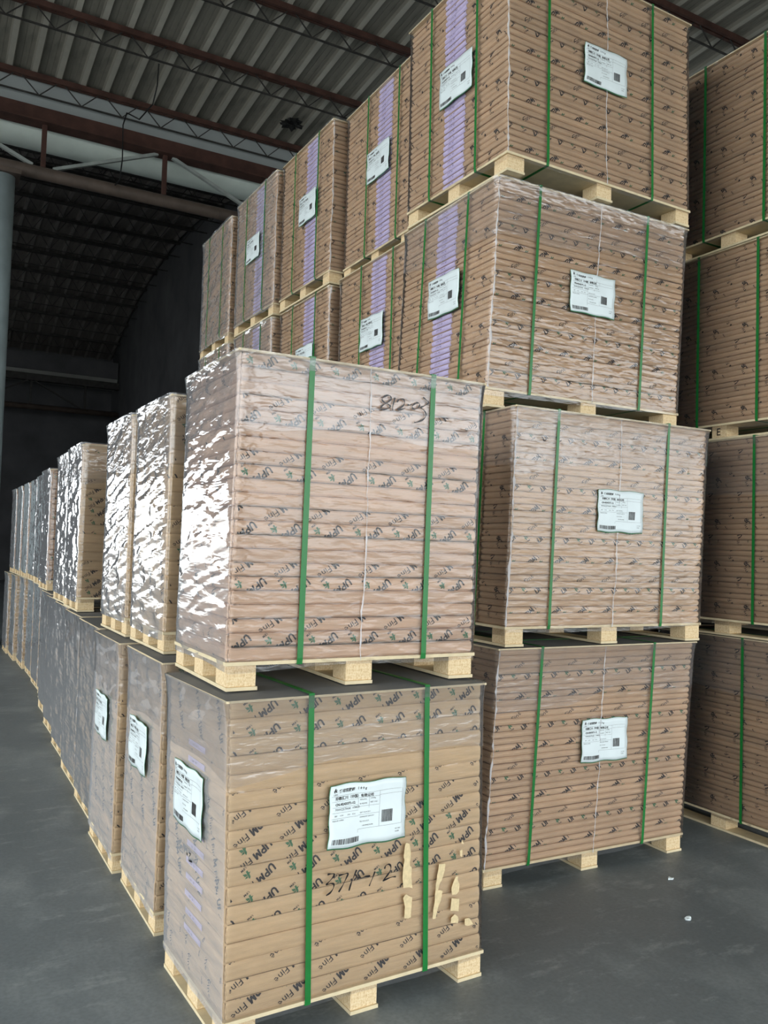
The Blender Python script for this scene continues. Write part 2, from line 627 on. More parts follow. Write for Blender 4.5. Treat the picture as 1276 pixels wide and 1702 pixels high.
# small upright beast emblem
EMB = [[(0.000, 0.000), (0.006, 0.000), (0.008, 0.012)], [(0.008, 0.012), (0.000, 0.000), (0.001, 0.014)], [(0.001, 0.014), (0.008, 0.012), (0.010, 0.022)],
       [(0.010, 0.022), (0.001, 0.014), (0.003, 0.024)], [(0.009, 0.012), (0.022, 0.018), (0.012, 0.021)], [(0.010, 0.006), (0.020, 0.000), (0.018, 0.012)],
       [(0.018, 0.012), (0.008, 0.012), (0.010, 0.006)], [(0.003, 0.024), (0.010, 0.022), (0.009, 0.029)], [(-0.006, 0.010), (0.001, 0.008), (0.001, 0.014)]]
EMB_T = [[(x + 0.0, y - 0.012) for x, y in t] for t in text_tris('UPM', 0.011, 0.0002, 1)]


def rot2(tr, a, ox, oy):
    c, s = math.cos(a), math.sin(a)
    return [[(ox + x * c - y * s, oy + x * s + y * c) for x, y in t] for t in tr]


def clip_half(poly, ax, val, keep_ge):
    out = []
    n = len(poly)
    for i in range(n):
        a, b = poly[i], poly[(i + 1) % n]
        ia = (a[ax] >= val) == keep_ge or a[ax] == val
        ib = (b[ax] >= val) == keep_ge or b[ax] == val
        if ia:
            out.append(a)
        if ia != ib:
            t = (val - a[ax]) / (b[ax] - a[ax])
            out.append((a[0] + (b[0] - a[0]) * t, a[1] + (b[1] - a[1]) * t))
    return out


def pattern(width, v0, v1, ang, pu, pv, uoff):
    """stamps of the wrapping-paper print that fall in the slice v0..v1 -> (tri, ink index)"""
    out = []
    r0 = int(math.floor((v0 - 0.3) / pv))
    r1 = int(math.ceil((v1 + 0.3) / pv))
    up_ = 1 if math.cos(ang) > 0 else -1
    for r in range(r0, r1 + 1):
        sh = (r * 0.062 + uoff) % pu
        k = -3
        while k * pu < width + 0.4:
            ox = k * pu + sh
            oy = r * pv
            for tr, ink in ((UPM, 1), (FINE, 1), (rot2(EMB, 0, 0.075, -0.042), 2), (rot2(EMB_T, 0, 0.072, -0.044), 1)):
                for t in rot2(tr, ang, ox, oy):
                    vv = [p[1] for p in t]
                    uu = [p[0] for p in t]
                    if max(vv) <= v0 or min(vv) >= v1 or max(uu) <= 0.012 or min(uu) >= width - 0.012:
                        continue
                    out.append((t, ink))
            k += 1
    return out


# ------------------------------------------------------------------ reams
TL = [0.0, 0.06, 0.18, 0.5, 0.82, 0.94, 1.0]


def ream_mesh(name, w, d, h, bulge, mats, v0, ang, seed, side_print=True, fold=False, pu=0.155, pv=0.165):
    rnd = random.Random(seed)
    ins = [bulge * abs(2 * t - 1) ** (2.2 if bulge < 0.012 and h < 0.04 else 4.0) for t in TL]
    mb = MB()
    nx, ny = 7, 5
    ch = 0.006
    wob = {}

    def ring(level, inset):
        pts = []
        for k in range(nx):
            x = ch + (w - 2 * ch) * k / (nx - 1)
            pts.append((x, inset + wob.setdefault(('f', k), rnd.uniform(0, 0.0016)), level))
        for k in range(ny):
            y = ch + (d - 2 * ch) * k / (ny - 1)
            pts.append((w - inset - wob.setdefault(('r', k), rnd.uniform(0, 0.0016)), y, level))
        for k in range(nx):
            x = ch + (w - 2 * ch) * (nx - 1 - k) / (nx - 1)
            pts.append((x, d - inset - wob.setdefault(('b', k), rnd.uniform(0, 0.0016)), level))
        for k in range(ny):
            y = ch + (d - 2 * ch) * (ny - 1 - k) / (ny - 1)
            pts.append((inset + wob.setdefault(('l', k), rnd.uniform(0, 0.0016)), y, level))
        return pts
    n = 2 * (nx + ny)
    rings = [ring(h * t, i) for t, i in zip(TL, ins)]
    vs_ = [p for r in rings for p in r]
    fs = []
    for a in range(len(TL) - 1):
        for k in range(n):
            fs.append((a * n + k, a * n + (k + 1) % n, (a + 1) * n + (k + 1) % n, (a + 1) * n + k))
    fs.append(tuple(reversed(range(n))))
    fs.append(tuple(range((len(TL) - 1) * n, len(TL) * n)))
    mb.add(vs_, fs, 0)
    if fold:   # folded triangular ear of the wrapper at the front corner of the left end
        mb.add([(-0.001, 0.006, 0.03 * h), (-0.001, 0.006, 0.97 * h), (-0.0045, 0.075, 0.42 * h), (0.004, 0.0, 0.5 * h)],
               [(0, 2, 1), (0, 3, 2), (1, 2, 3)], 0)

    def put(tris, face):
        for t, ink in tris:
            p0 = clip_half(clip_half(t, 0, 0.014, True), 0, (w if face == 'F' else d) - 0.014, False) if True else t
            if len(p0) < 3:
                continue
            for a in range(len(TL) - 1):
                z0, z1 = v0 + h * TL[a], v0 + h * TL[a + 1]
                p = clip_half(clip_half(p0, 1, z0, True), 1, z1, False) if p0 else []
                if len(p) < 3:
                    continue
                q = []
                for u, v in p:
                    s = (v - z0) / (z1 - z0)
                    i_ = ins[a] + (ins[a + 1] - ins[a]) * s - 0.0007
                    if face == 'F':
                        q.append((u, i_, v - v0))
                    else:
                        q.append((i_, d - u, v - v0))
                mb.add(q, [tuple(range(len(q)))], ink)
    put(pattern(w, v0, v0 + h, ang, pu, pv, seed * 0.013), 'F')
    if side_print:
        put([q for q in pattern(d, v0, v0 + h, ang + 1.35, pu * 1.25, pv * 1.2, seed * 0.029) if q[1] == 1], 'L')
    me = mb.build(name, mats)
    return me


INK = [M['ink'], M['ink_green']]


def ream_set(prefix, w, d, h, bulge, mat, ang, count, step, fold, pu, pv):
    return [ream_mesh('ream', w, d, h, bulge, [mat] + INK, i * step, ang, i + 1, True, fold, pu, pv) for i in range(count)]


DEG = math.pi / 180
SLAB = 0.012          # pallet deck and skid thickness
BASE = 0.096
TOP = 0.008
# kinds: size, ream count
KINDS = {}


def kind(key, w, d, H, nreams, bulge, mat, ang, var, step, fold, pu, pv):
    h = (H - BASE - TOP) / nreams
    KINDS[key] = dict(w=w, d=d, H=H, n=nreams, h=h, reams=ream_set(key, w, d, h - 0.0006, bulge, mat, ang, var, step, fold, pu, pv))


FL = 180 * DEG + 36 * DEG
UPR = 37 * DEG
kind('A1', 1.015, 0.615, 1.1036, 17, 0.007, M['kraft_tan'], FL, 9, 0.17 / 9, True, 0.162, 0.17)
kind('A2', 0.985, 0.625, 1.1514, 22, 0.014, M['kraft_pink'], FL, 8, 0.18 / 4, True, 0.162, 0.18)
kind('B', 1.305, 0.925, 1.165, 34, 0.0118, M['kraft_brown'], UPR, 8, 0.24 * 3 / 8, False, 0.165, 0.24)


# pallet base pieces
def base_meshes(w, d):
    m = MB()
    m.box(-0.008, w + 0.008, -0.008, d + 0.008, BASE - SLAB, BASE)
    deck = m.build('wooden_base', M['board'])
    m = MB()
    bh = BASE - 2 * SLAB
    e = 0.0025
    x1, y1 = 0.105, 0.105
    m.add([(e, e, 0), (x1 - e, e, 0), (x1 - e, y1 - e, 0), (e, y1 - e, 0),
           (0, 0, e), (x1, 0, e), (x1, y1, e), (0, y1, e),
           (0, 0, bh - e), (x1, 0, bh - e), (x1, y1, bh - e), (0, y1, bh - e),
           (e, e, bh), (x1 - e, e, bh), (x1 - e, y1 - e, bh), (e, y1 - e, bh)],
          [(0, 3, 2, 1), (12, 13, 14, 15)] + [(4 * r + k, 4 * r + (k + 1) % 4, 4 * r + 4 + (k + 1) % 4, 4 * r + 4 + k) for r in range(3) for k in range(4)])
    block = m.build('block', M['chip'])
    m = MB()
    m.box(0, 0.11, 0, d + 0.01, 0, SLAB)
    skid = m.build('skid', M['board'])
    return deck, block, skid


for k_ in KINDS.values():
    k_['base'] = base_meshes(k_['w'], k_['d'])


# ------------------------------------------------------------------ film noise
def vnoise(u, v, seed):
    rng = np.random.RandomState(seed)
    g = rng.rand(256, 256)
    iu = np.floor(u).astype(int)
    iv = np.floor(v).astype(int)
    fu = u - iu
    fv = v - iv
    fu = fu * fu * (3 - 2 * fu)
    fv = fv * fv * (3 - 2 * fv)
    a = g[iu % 256, iv % 256]
    b = g[(iu + 1) % 256, iv % 256]
    c = g[iu % 256, (iv + 1) % 256]
    d = g[(iu + 1) % 256, (iv + 1) % 256]
    return (a * (1 - fu) + b * fu) * (1 - fv) + (c * (1 - fu) + d * fu) * fv


def film_mesh(w, d, z0, z1, off, amp_left, amp_front, seed, step, lean=(0, 0), zbase=0.0, mats=None, ragged=0.0, flare=0.0):
    r = off
    path = []   # x, y, nx, ny, side, u
    def seg(p, q, nrm, side):
        L = math.dist(p, q)
        st = step if side in ('L', 'F') else step * 4
        n = max(2, int(L / st))
        for i in range(n + 1):
            t = i / n
            path.append((p[0] + (q[0] - p[0]) * t, p[1] + (q[1] - p[1]) * t, nrm[0], nrm[1], side, L * t))
    seg((0, d), (0, 0), (-1, 0), 'L')
    seg((0, 0), (w, 0), (0, -1), 'F')
    seg((w, 0), (w, d), (1, 0), 'R')
    seg((w, d), (0, d), (0, 1), 'K')
    P = np.array([(p[0], p[1], p[2], p[3], p[5]) for p in path])
    sides = np.array([p[4] for p in path])
    nz = max(3, int((z1 - z0) / step))
    zz = np.linspace(z0, z1, nz + 1)
    U, Z = np.meshgrid(P[:, 4], zz, indexing='ij')
    amp = np.where(sides == 'L', amp_left, np.where(sides == 'F', amp_front, 0.003))[:, None]
    sk = np.where(sides == 'L', 1.0, -1.0)[:, None]
    n1 = vnoise(U * 4.5 + Z * 1.5 * sk + seed, Z * 29 - U * 6.0 * sk + seed * 3, seed)
    n2 = vnoise(U * 9 + 31, Z * 48 + U * 9.0 * sk + 11, seed + 1)
    n3 = vnoise(U * 22 + 5, Z * 26 + 17, seed + 2)
    ridge = 1 - np.abs(2 * n1 - 1)
    disp = amp * (0.62 * ridge ** 2 + 0.26 * n2 + 0.07 * n3)
    edge = np.minimum(1, np.minimum(U, P_len(sides, w, d)[:, None] - U) / 0.05)
    disp = disp * (0.35 + 0.65 * np.clip(edge, 0, 1))
    o = off + disp
    if flare:
        o = o + flare * np.clip((Z - (z1 - 0.12)) / 0.12, 0, 1) ** 2
    if ragged:
        low = np.clip(1 - (Z - z0) / max(1e-6, (z1 - z0)), 0, 1)
        Z = Z + low * ragged * (vnoise(U * 2.5 + seed, U * 0 + 3, seed + 5) - 0.5 + 0.6 * (U - 0.3) * np.where(sides == 'F', 1, -1)[:, None])
    X = P[:, 0][:, None] + P[:, 2][:, None] * o + lean[0] * (Z - zbase)
    Y = P[:, 1][:, None] + P[:, 3][:, None] * o + lean[1] * (Z - zbase)
    n = len(path)
    V = np.stack([X, Y, Z], -1).reshape(-1, 3)
    F = []
    for i in range(n):
        j = (i + 1) % n
        for k in range(nz):
            F.append((i * (nz + 1) + k, j * (nz + 1) + k, j * (nz + 1) + k + 1, i * (nz + 1) + k + 1))
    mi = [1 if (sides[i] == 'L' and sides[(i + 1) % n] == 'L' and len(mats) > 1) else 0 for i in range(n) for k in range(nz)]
    me = bpy.data.meshes.new('film')
    me.from_pydata(V.tolist(), [], F)
    for m_ in mats:
        me.materials.append(m_)
    me.polygons.foreach_set('material_index', mi)
    me.polygons.foreach_set('use_smooth', [True] * len(F))
    me.update()
    return me


def P_len(sides, w, d):
    return np.where((sides == 'L') | (sides == 'R'), d, w).astype(float)


# ------------------------------------------------------------------ straps, sheets
def strap_mesh(axis, pos, w, d, z0, z1, o, lean, wid=0.017):
    """band loop round the load; axis 'F' runs over front and back, 'L' over the two ends"""
    t = 0.0014
    oh = o
    rb, rtz = z0 - 0.001, z1 + 0.001
    L = d if axis == 'F' else w
    prof = [(-0.011, rb), (-oh, rb + 0.02), (-oh + 0.001, (z0 + z1) / 2), (-oh, rtz - 0.03), (-0.0155, rtz), (0.03, rtz + 0.0006),
            (L - 0.03, rtz + 0.0006), (L + 0.0155, rtz), (L + oh, rtz - 0.03), (L + oh, rb + 0.02), (L + 0.011, rb)]
    mb = MB()
    n = len(prof)
    cx, cy = L / 2, (z0 + z1) / 2
    vs_ = []
    for (a, z) in prof:
        for sgn in (-1, 1):
            for th in (0, t):
                da = th * (1 if a > cx else -1) if (a < 0.0 or a > L) else 0
                dz = th if (z >= rtz - 0.002) else (-th if z <= rb + 0.002 else 0)
                u = pos + sgn * wid / 2
                p = (u, a + da, z + dz) if axis == 'F' else (a + da, u, z + dz)
                vs_.append((p[0] + lean[0] * p[2], p[1] + lean[1] * p[2], p[2]))
    fs = []
    for i in range(n):
        j = (i + 1) % n
        a, b = 4 * i, 4 * j
        fs += [(a + 1, b + 1, b + 3, a + 3), (a, a + 2, b + 2, b), (a, b, b + 1, a + 1), (a + 2, a + 3, b + 3, b + 2)]
    mb.add(vs_, fs)
    me = mb.build('strap', M['strap'])
    bm = bmesh.new()
    bm.from_mesh(me)
    bmesh.ops.recalc_face_normals(bm, faces=bm.faces)
    bm.to_mesh(me)
    bm.free()
    return me


def sheet_mesh(w, d, oh, droop, seed):
    """thin top board with pale edges, slightly warped"""
    rnd = random.Random(seed)
    n, mm = 8, 6
    cr = [rnd.uniform(0.3, 1.0) * droop for _ in range(4)]
    mb = MB()
    def zf(s, t):
        c = cr[0] * (1 - s) * (1 - t) + cr[1] * s * (1 - t) + cr[2] * s * t + cr[3] * (1 - s) * t
        e = max(abs(2 * s - 1), abs(2 * t - 1)) ** 6
        return -c * e
    g = {}
    vs_ = []
    for layer in (0, 1):
        for i in range(n + 1):
            for j in range(mm + 1):
                s, t = i / n, j / mm
                g[layer, i, j] = len(vs_)
                vs_.append((-oh + (w + 2 * oh) * s, -oh + (d + 2 * oh) * t, zf(s, t) + layer * TOP))
    f_top = [(g[1, i, j], g[1, i + 1, j], g[1, i + 1, j + 1], g[1, i, j + 1]) for i in range(n) for j in range(mm)]
    f_bot = [(g[0, i, j], g[0, i, j + 1], g[0, i + 1, j + 1], g[0, i + 1, j]) for i in range(n) for j in range(mm)]
    f_e = [(g[0, i, 0], g[0, i + 1, 0], g[1, i + 1, 0], g[1, i, 0]) for i in range(n)] + [(g[0, i + 1, mm], g[0, i, mm], g[1, i, mm], g[1, i + 1, mm]) for i in range(n)]
    f_e += [(g[0, 0, j + 1], g[0, 0, j], g[1, 0, j], g[1, 0, j + 1]) for j in range(mm)] + [(g[0, n, j], g[0, n, j + 1], g[1, n, j + 1], g[1, n, j]) for j in range(mm)]
    mb.add(vs_, f_bot + f_e, 0)
    b = len(mb.f)
    mb.f += f_top
    mb.m += [1] * len(f_top)
    return mb.build('top_sheet', [M['board'], M['board_top']])


# ------------------------------------------------------------------ shipping label (A4 landscape), local u 0..LW, v 0..LH, out = -y
LW, LH = 0.305, 0.212
GRIFF = [[(x * 0.55, y * 0.55) for x, y in t] for t in EMB]
LTXT = []


def ltext(s, size, x, y, off=0.0, res=1):
    LTXT.extend([[(a + x, b + y) for a, b in t] for t in text_tris(s, size, off, res)])


def lrect(x0, y0, x1, y1):
    LTXT.append([(x0, y0), (x1, y0), (x1, y1)])
    LTXT.append([(x0, y0), (x1, y1), (x0, y1)])


for t in GRIFF:
    LTXT.append([(0.016 + x, LH - 0.024 + y) for x, y in t])
ltext('UPM', 0.008, 0.014, LH - 0.034)
ltext('雅印双胶纸', 0.0125, 0.036, LH - 0.026, 0.0004)
ltext('1 0 0 g', 0.0125, 0.108, LH - 0.023, 0.0003)
ltext('芬欧汇川（中国）有限公司', 0.0125, 0.022, LH - 0.050, 0.0003)
ltext('CN-8243371-12', 0.012, 0.020, LH - 0.070, 0.0004)
ltext('9000257004', 0.012, 0.020, LH - 0.087)
ltext('078825', 0.010, 0.088, LH - 0.086)
for (sx, sy, s, sz) in ((0.02, 0.106, '889', 0.007), (0.04, 0.106, '1194', 0.007), (0.07, 0.106, '500', 0.007), (0.088, 0.106, '75.4', 0.007), (0.012, 0.121, 'MADE IN CHINA', 0.006),
                        (0.118, 0.062, '787x1092', 0.007), (0.118, 0.076, '80 REAMS', 0.007), (0.160, 0.060, '1040kg', 0.007), (0.160, 0.074, 'NET 1021', 0.007), (0.118, 0.105, 'GB/T 30130-2013', 0.006),
                        (0.118, 0.120, 'CHANGSHU JIANGSU', 0.006), (0.118, 0.135, 'TEL 0512-5229', 0.006), (0.128, 0.150, 'UPM FINE PAPER', 0.006), (0.264, 0.178, 'FSC MIX', 0.006), (0.264, 0.188, 'PAPER', 0.006)):
    ltext(s, sz, sx, LH - sy)
for (a, b, c, e) in ((0.008, 0.036, 0.285, 0.0366), (0.008, 0.055, 0.112, 0.0556), (0.008, 0.075, 0.112, 0.0756), (0.008, 0.093, 0.112, 0.0936), (0.008, 0.112, 0.112, 0.1126),
                     (0.112, 0.052, 0.196, 0.0526), (0.112, 0.082, 0.196, 0.0826), (0.112, 0.110, 0.196, 0.1106), (0.112, 0.158, 0.290, 0.1586), (0.196, 0.050, 0.290, 0.0506)):
    n = 10
    for k in range(n):
        lrect(a + (c - a) * k / n, LH - e, a + (c - a) * (k + 1) / n, LH - b)
for (x, a, b) in ((0.112, 0.052, 0.17), (0.155, 0.036, 0.09), (0.196, 0.036, 0.158), (0.290, 0.036, 0.158)):
    lrect(x, LH - b, x + 0.0006, LH - a)
rb_ = random.Random(3)
x = 0.012
while x < 0.118:
    wd = rb_.choice([0.0012, 0.0012, 0.0024, 0.0036])
    lrect(x, 0.012, x + wd, 0.030)
    x += wd + rb_.choice([0.0012, 0.0018, 0.0026])
x = 0.206
while x < 0.246:
    wd = rb_.choice([0.0012, 0.0018, 0.0028])
    lrect(x, 0.066, x + wd, 0.108)
    x += wd + rb_.choice([0.0012, 0.0018])


def label_meshes(seed, curl):
    rnd = random.Random(seed)
    ph = [rnd.uniform(0, 6) for _ in range(4)]
    def dep(u, v):
        return 0.0016 * math.sin(u * 26 + ph[0] + v * 9) + 0.0012 * math.sin(v * 40 + ph[1]) + 0.0010 * math.sin((u + v) * 45 + ph[2]) + curl * max(0, (u / LW) - 0.7) ** 2 * max(0, 0.5 - v / LH) * 4
    def edge(u, v):
        e = 0.0022 * math.sin(v * 70 + ph[3]) * (1 if u > LW / 2 else -1)
        f = 0.0025 * math.sin(u * 42 + ph[2]) * (1 if v > LH / 2 else -1)
        return (u + e * abs(2 * u / LW - 1), v + f * abs(2 * v / LH - 1) ** 2)
    n, mm = 16, 12
    def grid(x0, x1, y0, y1, d0, mat, name):
        mb = MB()
        vs_ = []
        for lay in (0, 1):
            for i in range(n + 1):
                for j in range(mm + 1):
                    u, v = x0 + (x1 - x0) * i / n, y0 + (y1 - y0) * j / mm
                    uu, v2 = edge(u, v)
                    vs_.append((uu, -(d0 + dep(u, v) + 0.004) + lay * 0.0005, v2))
        def id_(l, i, j):
            return l * (n + 1) * (mm + 1) + i * (mm + 1) + j
        fs = [(id_(0, i, j), id_(0, i + 1, j), id_(0, i + 1, j + 1), id_(0, i, j + 1)) for i in range(n) for j in range(mm)]
        fs += [(id_(1, i, j), id_(1, i, j + 1), id_(1, i + 1, j + 1), id_(1, i + 1, j)) for i in range(n) for j in range(mm)]
        for i in range(n):
            fs += [(id_(1, i, 0), id_(1, i + 1, 0), id_(0, i + 1, 0), id_(0, i, 0)), (id_(0, i, mm), id_(0, i + 1, mm), id_(1, i + 1, mm), id_(1, i, mm))]
        for j in range(mm):
            fs += [(id_(0, 0, j), id_(0, 0, j + 1), id_(1, 0, j + 1), id_(1, 0, j)), (id_(1, n, j), id_(1, n, j + 1), id_(0, n, j + 1), id_(0, n, j))]
        mb.add(vs_, fs)
        return mb.build(name, mat, True)
    back = grid(-0.002, LW + 0.002, -0.005, LH + 0.002, -0.0012, M['label_back'], 'label_backing')
    paper = grid(0, LW, 0, LH, 0.0, M['label'], 'shipping_label')
    mb = MB()
    for t in LTXT:
        q = []
        for u, v in t:
            uu, v2 = edge(u, v)
            q.append((uu, -(dep(u, v) + 0.004 + 0.0009), v2))
        mb.add(q, [(0, 1, 2)])
    pr = mb.build('label_print', M['ink'])
    return paper, back, pr


LABELS = [label_meshes(s, c) for s, c in ((1, 0.004), (5, 0.008), (9, 0.002))]


def put_label(root, side, u, z, var, lean, off=0.016, tilt=0.0):
    """u = left edge of the label on that face seen from outside, z = bottom edge"""
    paper, back, pr = LABELS[var % 3]
    lx, ly = lean[0] * z, lean[1] * z
    if side == 'F':
        loc, rot = (u + lx, -off + ly, z), (0, tilt, 0)
    else:
        loc, rot = (-off + lx, u + ly, z), (0, tilt, -math.pi / 2)
    o = link('shipping_label', paper, root, loc, rot)
    o['label'] = 'white printed shipping label'
    link('label_backing', back, o)
    link('label_print', pr, o)


# lilac ream stickers
def sticker_mesh(wd, ht, bulge):
    mb = MB()
    n = 6
    vs_ = []
    for i in range(n + 1):
        t = i / n
        z = ht * (0.08 + 0.84 * t)
        ins = bulge * abs(2 * (0.08 + 0.84 * t) - 1) ** 2.2
        vs_ += [(ins - 0.0016, 0, z), (ins - 0.0016, wd, z)]
    mb.add(vs_, [(2 * i, 2 * i + 2, 2 * i + 3, 2 * i + 1) for i in range(n)])
    k = len(mb.v)
    for tr in text_tris('UPM', ht * 0.42, 0.0, 1) + [[(x + 0.034, y) for x, y in t] for t in text_tris('787', ht * 0.42, 0.0, 1)]:
        q = []
        for u, v in tr:
            zz = ht * 0.32 + v
            ins = bulge * abs(2 * zz / ht - 1) ** 2.2
            q.append((ins - 0.0022, wd * 0.75 - u, zz))
        mb.add(q, [(0, 1, 2)], 1)
    return mb.build('ream_label', [M['lilac'], plum])


plum = plain('plum_print', srgb(96, 76, 128), 0.6)
STK_B = sticker_mesh(0.195, KINDS['B']['h'], 0.0118)
STK_A = sticker_mesh(0.172, KINDS['A1']['h'] * 0.42, 0.001)


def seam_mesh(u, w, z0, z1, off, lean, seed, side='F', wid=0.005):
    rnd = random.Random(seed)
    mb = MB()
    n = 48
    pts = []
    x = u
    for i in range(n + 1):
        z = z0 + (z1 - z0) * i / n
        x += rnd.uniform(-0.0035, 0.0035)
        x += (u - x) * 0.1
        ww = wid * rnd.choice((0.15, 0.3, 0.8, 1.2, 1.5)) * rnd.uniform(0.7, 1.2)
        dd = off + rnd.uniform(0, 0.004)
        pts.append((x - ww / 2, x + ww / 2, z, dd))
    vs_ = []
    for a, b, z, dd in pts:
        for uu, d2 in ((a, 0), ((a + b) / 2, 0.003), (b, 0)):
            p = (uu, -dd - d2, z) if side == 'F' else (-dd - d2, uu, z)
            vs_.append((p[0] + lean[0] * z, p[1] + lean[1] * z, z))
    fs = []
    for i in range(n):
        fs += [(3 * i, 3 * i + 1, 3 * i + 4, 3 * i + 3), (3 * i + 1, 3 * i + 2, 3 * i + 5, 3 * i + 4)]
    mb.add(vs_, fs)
    return mb.build('film_strip', M['film_strip'], True)


# ------------------------------------------------------------------ pallet builder
SHEETS = {}


def pallet(kd, x, y, z0, yaw, label, group, lean=(0, 0), seed=0, H=None, dist=0, straps_F=(), straps_L=(), labels=(), stickers=None,
           amp=(0.012, 0.003), crinkle=False, seam=None, corner_strip=False, haze=True, film_on=True, jitter=0.002, droop=0.004, w=None):
    K = KINDS[kd]
    W_, D_ = K['w'], K['d']
    H = H or K['H']
    root = link('paper_pallet', None, None, (x, y, z0), (0, 0, yaw))
    tag(root, label, 'paper pallet', group)
    rnd = random.Random(seed * 13 + 5)
    deck, block, skid = K['base']
    b = link('wooden_base', deck, root)
    for bx in (0.0, (W_ - 0.105) / 2, W_ - 0.105):
        for by in (0.0, (D_ - 0.105) / 2, D_ - 0.105):
            link('block', block, b, (bx + rnd.uniform(-0.003, 0.003), by, SLAB))
        link('skid', skid, b, (bx - 0.0025, -0.005, 0))
    hs = (H - BASE - TOP) / K['n']
    ph = rnd.randrange(len(K['reams']))
    for i in range(K['n']):
        z = BASE + i * hs
        me = K['reams'][(ph - i) % len(K['reams'])]
        r = link('ream', me, root, (lean[0] * z + rnd.uniform(-jitter, jitter), lean[1] * z + rnd.uniform(-jitter, jitter), z))
        r.scale = (1, 1, hs / K['h'])
        if stickers == 'B' and dist < 2:
            link('ream_label', STK_B, r, (0, (0.37 if seed < 60 else 0.27) + rnd.uniform(-0.004, 0.004), 0))
        elif stickers == 'A' and i in (2, 4, 5, 6, 7, 8, 9, 12, 13, 3):
            link('ream_label', STK_A, r, (-0.001, 0.215 + rnd.uniform(-0.01, 0.01), K['h'] * 0.3))
    zt = H - TOP
    key = (kd, seed % 4, droop)
    if key not in SHEETS:
        SHEETS[key] = sheet_mesh(W_, D_, 0.014, droop, seed % 4 + 2)
    link('top_sheet', SHEETS[key], root, (lean[0] * zt, lean[1] * zt, zt))
    if film_on:
        st = 0.011 if dist == 0 else (0.024 if dist == 1 else 0.045)
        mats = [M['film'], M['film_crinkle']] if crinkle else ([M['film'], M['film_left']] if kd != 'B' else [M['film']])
        f = film_mesh(W_, D_, BASE - 0.03, H - 0.004, 0.006, amp[0], amp[1], seed * 7 + 3, st, lean, 0, mats, 0.02, 0.012)
        link('stretch_film', f, root)
        if haze:
            f2 = film_mesh(W_, D_, H * 0.76, H - 0.004, 0.009, amp[0] * 0.6, amp[1], seed * 7 + 5, st * 1.5, lean, 0, [M['film_haze']], 0.10, 0.012)
            link('film_overlap', f2, root)
    o_f = 0.012 + amp[1] * 0.6
    o_l = 0.012 + amp[0] * 0.6
    for u in straps_F:
        link('strap', strap_mesh('F', u, W_, D_, BASE - SLAB, H, o_f, lean, 0.021 if kd != 'B' else 0.016), root)
    for u in straps_L:
        link('strap', strap_mesh('L', u, W_, D_, BASE - SLAB, H, o_l, lean), root)
    for (side, u, z, var) in labels:
        put_label(root, side, u, z, var, lean, (o_f if side == 'F' else o_l) + 0.001, rnd.uniform(-0.012, 0.012))
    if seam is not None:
        link('film_strip', seam_mesh(seam, W_, BASE - 0.01, H - 0.01, 0.011, lean, seed), root)
    if corner_strip:
        link('film_strip', seam_mesh(-0.004, W_, BASE, H - 0.01, 0.006, lean, seed + 40, 'F', 0.010), root)  # ragged whitish strip of film along the front-left corner
    return root


GA = 'film-wrapped paper pallets in the left row'
GB = 'film-wrapped paper pallets in the tall centre stack'
GC = 'film-wrapped paper pallets in the stack at the right edge'
HA1, HA2 = 1.1036, 1.1514
HB = [1.1387, 1.166, 1.1596, 1.2013]
ZB = [0, HB[0] + 0.004, HB[0] + HB[1] + 0.008, HB[0] + HB[1] + HB[2] + 0.012]

# ---- left row, front pair
a1 = pallet('A1', 0.912, 2.576, 0, 0.044, 'tan paper pallet on the floor marked 371-12, nearest to the camera', GA, (-0.020, 0.006), 1, HA1, 0,
            (0.285, 0.755), (), [('F', 0.352, 0.578, 0), ('L', 0.492, 0.60, 1)], 'A', (0.007, 0.0015), False, None, droop=0.010)
a2 = pallet('A2', 0.915, 2.694, HA1 + 0.004, -0.004, 'pinkish kraft paper pallet marked 812-03, stacked on the nearest one', GA, (0.007, -0.008), 2, HA2, 0,
            (0.255, 0.755), (), [], None, (0.0065, 0.0024), True, 0.49, jitter=0.003, droop=0.006)

# ---- left row, lower tier
low = [(0.910, 3.456, 0.005), (0.886, 4.179, 0.003), (0.925, 4.92, 0.0), (0.949, 5.649, 0.0), (0.985, 6.42, 0.0), (1.02, 7.2, 0), (1.07, 7.97, 0), (1.15, 8.72, 0),
       (1.17, 9.5, 0), (1.19, 10.3, 0), (1.17, 11.05, 0), (1.14, 11.8, 0), (1.12, 12.55, 0)]
for i, (px, py, yw) in enumerate(low):
    lb = [('L', 0.48, 0.595, i)] if i < 2 else []
    pallet('A1', px, py, 0, yw, 'film-wrapped paper pallet, %s from the camera in the lower left row' % ORD[i + 1], GA, (0, 0), 10 + i, HA1, 0 if i < 2 else (1 if i < 5 else 2),
           (0.285, 0.755) if i < 3 else (), (), lb, None, (0.008 if i < 2 else 0.012, 0.003), i > 1, None, corner_strip=(i > 2), haze=(i < 4))
# ---- left row, upper tier
upp = [(0.958, 3.67, 0.012, 'A1'), (0.943, 4.369, 0.008, 'A1'), (0.957, 5.94, -0.006, 'A1'), (0.985, 6.68, 0, 'A1'), (1.13, 7.42, 0, 'A2'), (1.07, 8.35, 0, 'A2'), (1.12, 9.2, 0, 'A2'),
       (1.15, 10.05, 0, 'A2'), (1.15, 10.8, 0, 'A2'), (1.15, 11.55, 0, 'A2'), (1.15, 12.3, 0, 'A2')]
for i, (px, py, yw, kd) in enumerate(upp):
    pallet(kd, px, py, HA1 + 0.004, yw, 'crinkle-wrapped paper pallet, %s from the camera in the upper left row' % ORD[i + 1], GA, (0, 0), 30 + i, HA2, 0 if i < 2 else (1 if i < 4 else 2),
           (0.285, 0.755) if i < 1 else (), (), [], None, (0.0105, 0.004), True, None, corner_strip=(i > 2), haze=(i < 4), droop=0.02)

